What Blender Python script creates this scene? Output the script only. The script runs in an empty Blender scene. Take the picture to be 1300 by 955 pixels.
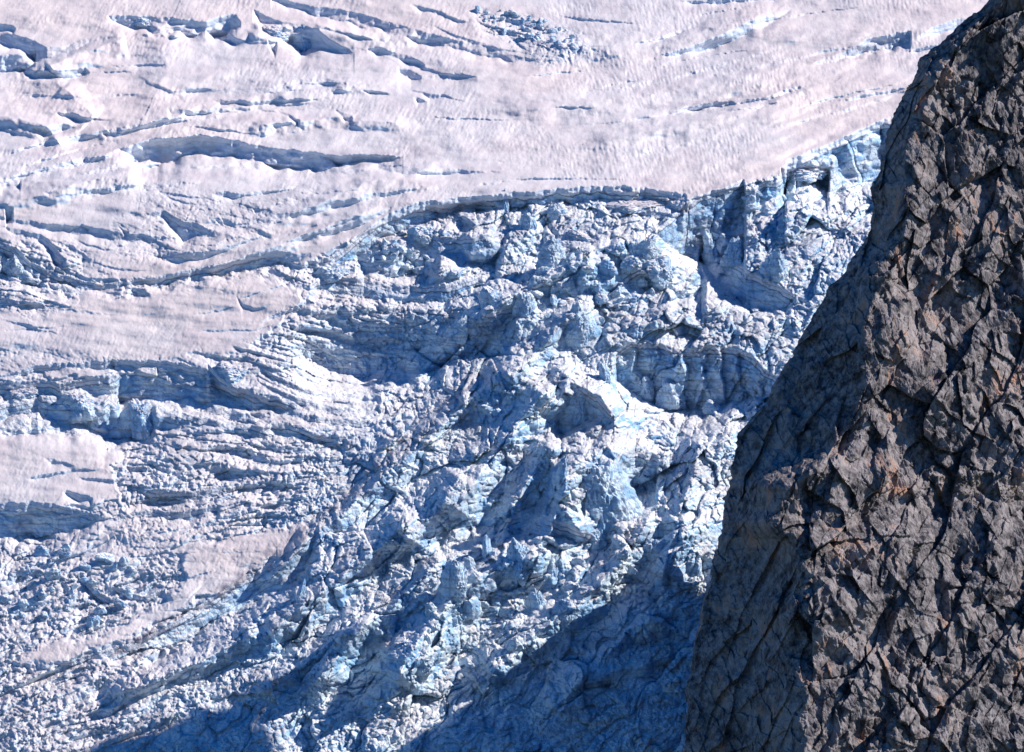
import bpy, math, random
import numpy as np
from mathutils import Vector, Matrix
random.seed(7)
RNG = np.random.RandomState(11)
D2R = math.radians

# ------------------------------------------------------------------ camera
W, H = 1300.0, 955.0
HFOV = D2R(11.0)
F = (W / 2) / math.tan(HFOV / 2)          # focal length in photo pixels
CAMZ = 400.0
PITCH = D2R(8.0)                          # looking down
SUN = Vector((0.77, 0.135, 0.60)).normalized()

def ray(p, q):
    """direction with unit forward (y) component for photo pixel p, q"""
    cx = (p - W / 2) / F
    cz = -(q - H / 2) / F
    cp, sp = math.cos(PITCH), math.sin(PITCH)
    dy = cp + cz * sp
    dz = -sp + cz * cp
    return cx / dy, dz / dy

def to_world(p, q, y):
    rx, rz = ray(p, q)
    return np.stack([rx * y, y + 0 * rx, CAMZ + rz * y], -1)

# ------------------------------------------------------------------ numpy noise
def _h(ix, iy, iz=0, seed=0):
    ix = np.asarray(ix).astype(np.int64); iy = np.asarray(iy).astype(np.int64); iz = np.asarray(iz).astype(np.int64)
    h = (ix * 374761393 + iy * 668265263 + iz * 2147483647 + seed * 1274126177) & 0xFFFFFFFF
    h = ((h ^ (h >> 13)) * 1274126177) & 0xFFFFFFFF
    h = ((h ^ (h >> 16)) * 2246822519) & 0xFFFFFFFF
    h = h ^ (h >> 13)
    return (h & 0xFFFFFF).astype(np.float32) / np.float32(16777216.0)

def n2(x, y, seed=0):
    x = np.asarray(x, np.float32); y = np.asarray(y, np.float32)
    ix = np.floor(x); iy = np.floor(y); fx = x - ix; fy = y - iy
    u = fx * fx * fx * (fx * (fx * 6 - 15) + 10); v = fy * fy * fy * (fy * (fy * 6 - 15) + 10)
    def g(dx, dy):
        a = _h(ix + dx, iy + dy, 0, seed) * np.float32(6.2831853)
        return np.cos(a) * (fx - dx) + np.sin(a) * (fy - dy)
    a = g(0, 0); b = g(1, 0); c = g(0, 1); d = g(1, 1)
    return (a + (b - a) * u + (c - a) * v + (a - b - c + d) * u * v) * np.float32(1.5)

def n3(x, y, z, seed=0):
    x = np.asarray(x, np.float32); y = np.asarray(y, np.float32); z = np.asarray(z, np.float32)
    ix = np.floor(x); iy = np.floor(y); iz = np.floor(z); fx = x - ix; fy = y - iy; fz = z - iz
    u = fx * fx * (3 - 2 * fx); v = fy * fy * (3 - 2 * fy); w = fz * fz * (3 - 2 * fz)
    r = 0
    for dx in (0, 1):
        for dy in (0, 1):
            for dz in (0, 1):
                hh = _h(ix + dx, iy + dy, iz + dz, seed)
                a = hh * np.float32(6.2831853); zc = (hh * 977.0) % 1.0 * 2 - 1; s = np.sqrt(1 - zc * zc)
                g = np.cos(a) * s * (fx - dx) + np.sin(a) * s * (fy - dy) + zc * (fz - dz)
                r = r + g * (u if dx else 1 - u) * (v if dy else 1 - v) * (w if dz else 1 - w)
    return r * np.float32(1.4)

def fbm2(x, y, oct=4, seed=0, gain=.5):
    r = 0; a = 1.0
    for k in range(oct):
        r = r + a * n2(x * 2 ** k + 13.7 * k, y * 2 ** k - 7.1 * k, seed + k); a *= gain
    return r

def fbm3(x, y, z, oct=3, seed=0, gain=.5, ridged=False):
    r = 0; a = 1.0
    for k in range(oct):
        n = n3(x * 2 ** k + 5.3 * k, y * 2 ** k, z * 2 ** k - 9.1 * k, seed + k)
        r = r + a * ((0.5 - np.abs(n) * 1.6) if ridged else n); a *= gain
    return r

def vor2(x, y, seed=0, jit=.9):
    """F1, F2, id hash, offset from the nearest centre"""
    x = np.asarray(x, np.float32); y = np.asarray(y, np.float32)
    ix = np.floor(x); iy = np.floor(y)
    f1 = np.full(x.shape, 9e9, np.float32); f2 = f1.copy(); idh = np.zeros_like(f1); ox = np.zeros_like(f1); oy = np.zeros_like(f1)
    for dx in (-1, 0, 1):
        for dy in (-1, 0, 1):
            cx = ix + dx + .5 + jit * (_h(ix + dx, iy + dy, 1, seed) - .5)
            cy = iy + dy + .5 + jit * (_h(ix + dx, iy + dy, 2, seed) - .5)
            ax = x - cx; ay = y - cy; d = ax * ax + ay * ay
            m = d < f1
            f2 = np.where(m, f1, np.minimum(f2, d))
            idh = np.where(m, _h(ix + dx, iy + dy, 3, seed), idh)
            ox = np.where(m, ax, ox); oy = np.where(m, ay, oy)
            f1 = np.where(m, d, f1)
    return np.sqrt(f1), np.sqrt(f2), idh, ox, oy

def vor3(x, y, z, seed=0, jit=.9):
    x = np.asarray(x, np.float32); y = np.asarray(y, np.float32); z = np.asarray(z, np.float32)
    ix = np.floor(x); iy = np.floor(y); iz = np.floor(z)
    f1 = np.full(x.shape, 9e9, np.float32); f2 = f1.copy(); idh = np.zeros_like(f1)
    ox = np.zeros_like(f1); oy = np.zeros_like(f1); oz = np.zeros_like(f1)
    for dx in (-1, 0, 1):
        for dy in (-1, 0, 1):
            for dz in (-1, 0, 1):
                ax = x - (ix + dx + .5 + jit * (_h(ix + dx, iy + dy, iz + dz, seed) - .5))
                ay = y - (iy + dy + .5 + jit * (_h(ix + dx, iy + dy, iz + dz, seed + 50) - .5))
                az = z - (iz + dz + .5 + jit * (_h(ix + dx, iy + dy, iz + dz, seed + 90) - .5))
                d = ax * ax + ay * ay + az * az
                m = d < f1
                f2 = np.where(m, f1, np.minimum(f2, d))
                idh = np.where(m, _h(ix + dx, iy + dy, iz + dz, seed + 7), idh)
                ox = np.where(m, ax, ox); oy = np.where(m, ay, oy); oz = np.where(m, az, oz)
                f1 = np.where(m, d, f1)
    return np.sqrt(f1), np.sqrt(f2), idh, ox, oy, oz

def facet(x, y, seed, tilt=1.6):
    """blocky broken surface: every Voronoi cell a tilted plane; about -1..1"""
    f1, f2, i, ox, oy = vor2(x, y, seed)
    a = (i * 131.7) % 1.0 * 6.2831853
    t = tilt * (.3 + (i * 57.3) % 1.0)
    return (i * 2 - 1) * .7 + t * (np.cos(a) * ox + np.sin(a) * oy), f2 - f1, i

def sstep(a, b, x):
    t = np.clip((x - a) / (b - a), 0, 1); return t * t * (3 - 2 * t)

# ------------------------------------------------------------------ tools working on the (p,q) sheet
def poly_mask(P, Q, pts, soft):
    P, Q = P + 9 * WXN, Q + 9 * WYN
    """soft polygon mask via signed distance"""
    n = len(pts); inside = np.zeros(P.shape, bool); dmin = np.full(P.shape, 1e9, np.float32)
    for k in range(n):
        x0, y0 = pts[k]; x1, y1 = pts[(k + 1) % n]
        c = ((y0 > Q) != (y1 > Q)) & (P < (x1 - x0) * (Q - y0) / ((y1 - y0) or 1e-9) + x0)
        inside ^= c
        dx, dy = x1 - x0, y1 - y0; L = dx * dx + dy * dy or 1e-9
        t = np.clip(((P - x0) * dx + (Q - y0) * dy) / L, 0, 1)
        dmin = np.minimum(dmin, np.hypot(P - x0 - t * dx, Q - y0 - t * dy))
    sd = np.where(inside, dmin, -dmin)
    return sstep(-soft, soft, sd)

class Sheet:
    def __init__(s, P, Q):
        s.P, s.Q = P, Q; s.h = np.zeros(P.shape, np.float32); s.face = np.zeros(P.shape, np.float32); s.lay = np.zeros(P.shape, np.float32) - 5
        s.p = P[0]; s.q = Q[:, 0]
    def box(s, a, b, c, d):
        i0, i1 = np.searchsorted(s.p, [a, b]); j0, j1 = np.searchsorted(s.q, [c, d])
        return slice(j0, max(j1, j0 + 1)), slice(i0, max(i1, i0 + 1))
    def wall(s, pts, rec, k=.95, jit=2.0, seed=0, lip=0.0, fs=1.0, rib=0):
        """a cliff seen from below: the ground drops by w under the line, then climbs back over rec"""
        xs = [a[0] for a in pts]; ys = [a[1] for a in pts]; ws = [a[2] for a in pts]
        wmax = max(ws); b = s.box(xs[0], xs[-1], min(ys) - 25, max(ys) + wmax + rec * 4 + 10)
        P, Q = s.P[b], s.Q[b]
        col = P[0]
        y0 = np.interp(col, xs, ys); yj = jit * n2(col / 14.0, 0 * col + seed * 3.3, 5) + jit * .5 * n2(col / 5.0, 0 * col + seed, 6)
        yt = y0[None] + yj[None] * np.exp(-np.abs(Q - y0[None]) / 9.0)
        if wmax > 14: yt = yt + 3.2 * fbm2(P / 26, Q / 20, 3, 400 + seed) * np.clip((Q - y0[None]) / 12, 0, 1)
        w = np.interp(col, xs, ws); w = w + np.minimum(.35 * w, 4) * n2(col / 18.0, 0 * col + seed * 1.7, 8)
        if wmax > 30: rec = max(rec, .3 * wmax)
        w = np.maximum(w, 0)[None]; d = Q - yt
        n_ = 31; c_ = np.interp(np.arange(col[0] - 20, col[-1] + 21, 1.0), col, w[0]) if len(col) > 2 else w[0]
        ws_ = np.interp(col, np.arange(col[0] - 20, col[-1] + 21, 1.0), np.convolve(c_, np.ones(n_) / n_, 'same'))[None] if len(col) > 2 and wmax > 14 else w
        e_ = np.clip(d - w, 0, None)
        f = np.where(d < 0, 0, np.where(d < w, -k * d, -k * (w + (ws_ - w) * (1 - np.exp(-e_ / 8))) * np.exp(-e_ / rec)))
        if rib:
            x_ = (P + 7 * fbm2(P / 30, Q / 40, 2, 500 + seed)) / rib; x_ = x_ + .9 * n2(x_ * .45, Q / 90, 501); fr_ = np.mod(x_, 1.0); am_ = sstep(-.35, .3, n2(np.floor(x_) * 3.7 + .5, 0 * x_ + seed, 503))
            f = f + rib * .42 * am_ * (np.where(fr_ < .82, fr_ / .82, (1 - fr_) / .18) - .5) * np.clip(d / 14, 0, 1) * np.clip((w + 6 - d) / 12, 0, 1)
        if lip: f = f + lip * np.exp(-np.maximum(-d, 0) / 10.0) * (d < 0) * np.clip(w / 10, 0, 1)
        s.h[b] += f
        m = (d > 0) & (d < w + 1) & (w > 1)
        s.face[b] = np.maximum(s.face[b], fs * m * np.clip(w / 6, 0, 1)); s.lay[b] = np.where(m, d, s.lay[b])
    def seg(s, P, Q, pts):
        best = np.full(P.shape, 1e9, np.float32); side = np.ones_like(best); tt = np.zeros_like(best)
        L = [math.hypot(pts[i + 1][0] - pts[i][0], pts[i + 1][1] - pts[i][1]) for i in range(len(pts) - 1)]
        T = sum(L); acc = 0
        for i in range(len(pts) - 1):
            x0, y0 = pts[i][:2]; dx, dy = pts[i + 1][0] - x0, pts[i + 1][1] - y0
            t = np.clip(((P - x0) * dx + (Q - y0) * dy) / (L[i] ** 2), 0, 1)
            ax, ay = P - x0 - t * dx, Q - y0 - t * dy; d = np.hypot(ax, ay)
            m = d < best
            side = np.where(m, np.sign(dx * (Q - y0) - dy * (P - x0)), side)   # + = right of travel (down on screen)
            tt = np.where(m, (acc + t * L[i]) / T, tt); best = np.where(m, d, best); acc += L[i]
        return best, side, tt
    def ridge(s, pts, hh, wl, wr, rough=3.0):
        """crest line; wl / wr = reach on the left / right of its direction"""
        m = max(wl, wr) * 1.6; xs = [a[0] for a in pts]; ys = [a[1] for a in pts]
        b = s.box(min(xs) - m, max(xs) + m, min(ys) - m, max(ys) + m)
        P = s.P[b] + rough * fbm2(s.P[b] / 22, s.Q[b] / 22, 3, 41); Q = s.Q[b] + rough * fbm2(s.P[b] / 22, s.Q[b] / 22, 3, 47)
        d, side, t = s.seg(P, Q, pts)
        wd = np.where(side < 0, wl, wr)
        s.h[b] += hh * (1.3 if hh > 20 else 1.0) * np.clip(1 - d / wd, 0, 1) ** 1.08 * sstep(0, .12, t + .06) * sstep(1.06, .9, t)
    def blob(s, p, q, rx, ry, ang, hh, pw=2.0, noise=.25):
        m = max(rx, ry) * 1.5; b = s.box(p - m, p + m, q - m, q + m)
        P, Q = s.P[b] - p, s.Q[b] - q; c, sn = math.cos(D2R(ang)), math.sin(D2R(ang))
        u = (P * c - Q * sn) / rx; v = (P * sn + Q * c) / ry
        r = (np.abs(u) ** pw + np.abs(v) ** pw) ** (1 / pw) + noise * n2(P / rx * 1.5 + p, Q / ry * 1.5 + q, 3)
        s.h[b] += hh * sstep(1.15, .55, r)

def axis(a, b, step, ext, n):
    core = np.arange(a, b + 1e-6, step); t = (np.arange(1, n + 1) / n) ** 2 * ext + np.arange(1, n + 1) * step
    return np.concatenate([a - t[::-1], core, b + t]).astype(np.float32)

# ------------------------------------------------------------------ mesh helper
def link(o): bpy.context.scene.collection.objects.link(o); return o

def grid_mesh(name, V, attrs, facemask=None, mat=None, flip=False):
    nr, nc = V.shape[:2]
    idx = np.arange(nr * nc, dtype=np.int64).reshape(nr, nc)
    f = np.stack([idx[:-1, :-1], idx[1:, :-1], idx[1:, 1:], idx[:-1, 1:]], -1)
    if flip: f = f[..., ::-1]
    f = f[facemask] if facemask is not None else f.reshape(-1, 4)
    used = np.zeros(nr * nc, bool); used[f.ravel()] = True
    remap = np.cumsum(used) - 1; f = remap[f].astype(np.int32)
    v = V.reshape(-1, 3)[used].astype(np.float32)
    me = bpy.data.meshes.new(name)
    me.vertices.add(len(v)); me.vertices.foreach_set('co', v.ravel())
    me.loops.add(f.size); me.loops.foreach_set('vertex_index', f.ravel())
    me.polygons.add(len(f)); me.polygons.foreach_set('loop_start', np.arange(0, f.size, 4, dtype=np.int32))
    me.polygons.foreach_set('loop_total', np.full(len(f), 4, np.int32))
    me.polygons.foreach_set('use_smooth', np.ones(len(f), bool))
    me.update(calc_edges=True)
    for k, a in attrs.items():
        at = me.attributes.new(k, 'FLOAT', 'POINT'); at.data.foreach_set('value', a.reshape(-1)[used].astype(np.float32))
    o = link(bpy.data.objects.new(name, me)); me.materials.append(mat)
    return o

def normals(V):
    a = np.gradient(V, axis=1); b = np.gradient(V, axis=0)
    n = np.cross(b, a); n /= np.linalg.norm(n, axis=-1, keepdims=True) + 1e-9
    return n

# ------------------------------------------------------------------ node helper
class NT:
    def __init__(s, name):
        s.m = bpy.data.materials.new(name); s.m.use_nodes = True; s.t = s.m.node_tree; s.t.nodes.clear()
        s.out = s.n('ShaderNodeOutputMaterial'); s.b = s.n('ShaderNodeBsdfPrincipled'); s.l(s.b.outputs[0], s.out.inputs['Surface'])
        s.geo = s.n('ShaderNodeNewGeometry')
    def n(s, t, **k):
        x = s.t.nodes.new(t)
        for a, b in k.items(): setattr(x, a, b)
        return x
    def l(s, a, b): s.t.links.new(a, b)
    def put(s, sock, v):
        if hasattr(v, 'is_output') or isinstance(v, bpy.types.NodeSocket): s.l(v, sock)
        else: sock.default_value = v
    def attr(s, name): return s.n('ShaderNodeAttribute', attribute_name=name).outputs['Fac']
    def math(s, op, a, b=0.0, c=None, clamp=False):
        x = s.n('ShaderNodeMath', operation=op, use_clamp=clamp); s.put(x.inputs[0], a); s.put(x.inputs[1], b)
        if c is not None: s.put(x.inputs[2], c)
        return x.outputs[0]
    def mix(s, f, a, b, mode='MIX'):
        x = s.n('ShaderNodeMix', data_type='RGBA', blend_type=mode); s.put(x.inputs[0], f)
        s.put(x.inputs[6], a if hasattr(a, 'node') else (*a, 1)); s.put(x.inputs[7], b if hasattr(b, 'node') else (*b, 1))
        return x.outputs[2]
    def ramp(s, f, a, b, lo=0.0, hi=1.0):
        x = s.n('ShaderNodeMapRange', interpolation_type='SMOOTHSTEP'); s.put(x.inputs[0], f)
        x.inputs[1].default_value = a; x.inputs[2].default_value = b; x.inputs[3].default_value = lo; x.inputs[4].default_value = hi
        return x.outputs[0]
    def map(s, scale=(1, 1, 1), rot=(0, 0, 0), src=None):
        x = s.n('ShaderNodeMapping'); s.put(x.inputs[0], src or s.geo.outputs['Position'])
        x.inputs['Scale'].default_value = scale; x.inputs['Rotation'].default_value = rot; return x.outputs[0]
    def noise(s, vec, scale, detail=4, rough=.55, dist=0.0, col=False):
        x = s.n('ShaderNodeTexNoise'); s.put(x.inputs['Vector'], vec); x.inputs['Scale'].default_value = scale
        x.inputs['Detail'].default_value = detail; x.inputs['Roughness'].default_value = rough; x.inputs['Distortion'].default_value = dist
        return x.outputs['Color' if col else 'Fac']
    def vor(s, vec, scale, feat='F1', out='Distance'):
        x = s.n('ShaderNodeTexVoronoi', feature=feat); s.put(x.inputs['Vector'], vec); x.inputs['Scale'].default_value = scale
        return x.outputs[out]
    def bump(s, h, strength, dist, nrm=None):
        x = s.n('ShaderNodeBump'); s.put(x.inputs['Height'], h); x.inputs['Strength'].default_value = strength; x.inputs['Distance'].default_value = dist
        if nrm: s.l(nrm, x.inputs['Normal'])
        return x.outputs[0]

def glacier_material(name, rough_src=None, dirt_src=None, layer_src=None):
    t = NT(name); nt = t
    rough = t.attr('rough') if rough_src is None else rough_src
    dirt = t.attr('dirt') if dirt_src is None else dirt_src
    layer = t.attr('layer') if layer_src is None else layer_src
    sx = t.n('ShaderNodeSeparateXYZ'); t.l(t.geo.outputs['Normal'], sx.inputs[0]); nz = sx.outputs['Z']
    pos = t.geo.outputs['Position']
    # --- snow: faintly pink dust, greyer patches
    big = t.noise(t.map((.012, .012, .02)), 1, 4)
    mid = t.noise(t.map((.05, .05, .05)), 1, 5, .6)
    fine = t.noise(pos, .9, 5, .7)
    snow = t.mix(t.ramp(big, .38, .62), (.80, .69, .665), (.75, .69, .695))
    snow = t.mix(t.math('MULTIPLY', t.ramp(mid, .46, .72), .55), snow, (.60, .51, .53))
    snow = t.mix(t.math('MULTIPLY', t.ramp(fine, .50, .70), .35), snow, (.55, .52, .58))
    # --- ice
    streak = t.noise(t.map((.55, .55, .07)), 1, 5, .6, .4)
    icev = t.noise(pos, .11, 5, .6)
    ice = t.mix(t.ramp(icev, .35, .65), (.25, .48, .74), (.64, .77, .86))
    ice = t.mix(t.math('MULTIPLY', t.ramp(streak, .52, .66), .55), ice, (.20, .25, .34))
    # strata bands in the steep walls
    warp = t.n('ShaderNodeTexWave', wave_type='BANDS', bands_direction='Z'); t.l(t.map((.02, .02, 1.0), (.05, .08, 0)), warp.inputs[0])
    warp.inputs['Scale'].default_value = .11; warp.inputs['Distortion'].default_value = 7; warp.inputs['Detail'].default_value = 3; warp.inputs['Detail Scale'].default_value = .35
    band = t.ramp(warp.outputs['Fac'], .80, .97)
    ice = t.mix(t.math('MULTIPLY', band, .35), ice, (.17, .18, .24))
    lay = t.math('ADD', layer, t.math('MULTIPLY', t.math('SUBTRACT', t.noise(pos, .09, 4, .6), .5), 16))
    l1 = t.math('MULTIPLY', t.ramp(t.math('ABSOLUTE', t.math('SUBTRACT', lay, 9.5)), .3, 1.4, 1, 0), 1.0)
    l2 = t.ramp(t.math('ABSOLUTE', t.math('SUBTRACT', t.math('MODULO', lay, 13.0), 4)), .2, 1.0, .7, 0)
    snowlay = t.math('MULTIPLY', t.ramp(lay, 7, 10, 1, 0), t.ramp(layer, -.5, .5))
    ice = t.mix(t.math('MULTIPLY', snowlay, .8), ice, (.62, .66, .74))
    ice = t.mix(t.math('MULTIPLY', t.math('MAXIMUM', l1, l2), t.ramp(layer, 1, 3, 0, .8)), ice, (.10, .11, .16))
    # frozen white crust and dirt lie on the flatter tops
    flat = t.ramp(t.math('ADD', nz, t.math('MULTIPLY', t.math('SUBTRACT', mid, .5), .9)), .5, .85)
    speck = t.noise(pos, .42, 6, .75)
    crust = t.mix(t.ramp(fine, .4, .62), (.88, .89, .91), (.70, .70, .74))
    crust = t.mix(t.math('MULTIPLY', t.ramp(speck, .56, .66), .65), crust, (.22, .20, .22))
    body = t.mix(flat, ice, crust)
    body = t.mix(t.math('MULTIPLY', t.ramp(speck, .56, .66), t.math('MULTIPLY', dirt, .9)), body, (.09, .085, .105))
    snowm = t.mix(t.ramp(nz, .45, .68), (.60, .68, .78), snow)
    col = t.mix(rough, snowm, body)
    dd = t.math('MULTIPLY', dirt, t.ramp(t.noise(pos, .2, 5, .65), .35, .6))
    col = t.mix(t.math('MULTIPLY', dd, .55), col, (.30, .27, .31))
    t.l(col, t.b.inputs['Base Color'])
    t.b.inputs['Roughness'].default_value = .6; t.b.inputs['Specular IOR Level'].default_value = .25
    # bumps: suncups on snow, cracked crust on ice
    cup = t.math('MULTIPLY', t.noise(t.map((1.1, .5, .6), (0, 0, .35)), .6, 4, .6, 1.2), .42)
    crack = t.vor(pos, .45, 'DISTANCE_TO_EDGE')
    b1 = t.bump(t.mix(rough, cup, t.math('ADD', t.noise(pos, .8, 6, .7), t.math('MULTIPLY', t.ramp(crack, 0, .12), .25))), 1, .36)
    t.l(b1, t.b.inputs['Normal'])
    return t.m

# ------------------------------------------------------------------ GLACIER
gp = axis(-30, 1290, 1.0, 420, 55); gq = axis(-20, 975, 1.0, 300, 45)
P, Q = np.meshgrid(gp, gq)
S = Sheet(P, Q)
WXN = fbm2(P / 34, Q / 34, 4, 601); WYN = fbm2(P / 34, Q / 26, 4, 607)

# base surface: depth along each row, integrated from the slope of the ground
qb = np.arange(-800, 1700, 1.0)
slope = np.interp(qb, [-800, -300, 0, 120, 230, 270, 340, 620, 760, 1000, 1700], [30, 28, 22, 17, 16, 30, 33, 33, 30, 26, 20])
slope = D2R(1) * np.convolve(np.pad(slope, 20, 'edge'), np.ones(41) / 41, 'valid')
rz = ray(0, qb)[1]; yb = np.zeros(len(qb)); k0 = int(np.where(qb == 865)[0][0]); yb[k0] = 1575.0
dth = 1.0 / F
for k in range(k0 - 1, -1, -1): yb[k] = yb[k + 1] * (1 + dth / (np.tan(slope[k]) - rz[k]))
for k in range(k0 + 1, len(qb)): yb[k] = yb[k - 1] * (1 - dth / (np.tan(slope[k]) - rz[k]))

HEAD = [(-400, 300), (0, 296), (60, 318), (110, 345), (200, 348), (330, 318), (385, 330), (430, 305), (470, 284), (540, 255), (640, 245), (700, 240), (760, 236), (810, 237), (870, 247), (944, 228), (998, 212), (1060, 181), (1130, 150), (1250, 95), (1700, -80)]
head_q = np.interp(P, [a[0] for a in HEAD], [a[1] for a in HEAD])
below = sstep(0, 16, Q - head_q)

# roughness of the ground: 0 snow, 1 broken ice
rough = below.copy()
def soften(mask, v): 
    global rough
    rough = rough * (1 - mask) + v * mask
soften(poly_mask(P, Q, [(40, 378), (200, 368), (330, 345), (385, 372), (345, 432), (270, 458), (0, 470), (-60, 470), (-60, 400)], 14), .05)
soften(poly_mask(P, Q, [(-80, 548), (20, 548), (112, 553), (150, 582), (150, 635), (60, 650), (-80, 645)], 8), .06)
soften(poly_mask(P, Q, [(225, 690), (380, 664), (388, 690), (300, 738), (210, 795), (120, 828), (40, 850), (20, 832), (150, 800), (230, 740)], 10), .15)
soften(poly_mask(P, Q, [(-60, 440), (200, 455), (330, 470), (300, 480), (0, 480), (-60, 480)], 8), .35)
soften(poly_mask(P, Q, [(60, 640), (200, 655), (330, 640), (250, 700), (150, 740), (60, 700)], 20), .55)
rough = np.maximum(rough, .55 * poly_mask(P, Q, [(185, 240), (300, 250), (400, 235), (340, 300), (210, 330), (120, 320)], 12))
rough = np.maximum(rough, .9 * poly_mask(P, Q, [(600, 22), (650, 20), (700, 32), (735, 42), (760, 60), (735, 80), (690, 85), (640, 60)], 12))
rough = np.maximum(rough, .5 * poly_mask(P, Q, [(-60, 300), (90, 305), (150, 350), (110, 380), (60, 400), (-60, 400)], 12))

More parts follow.
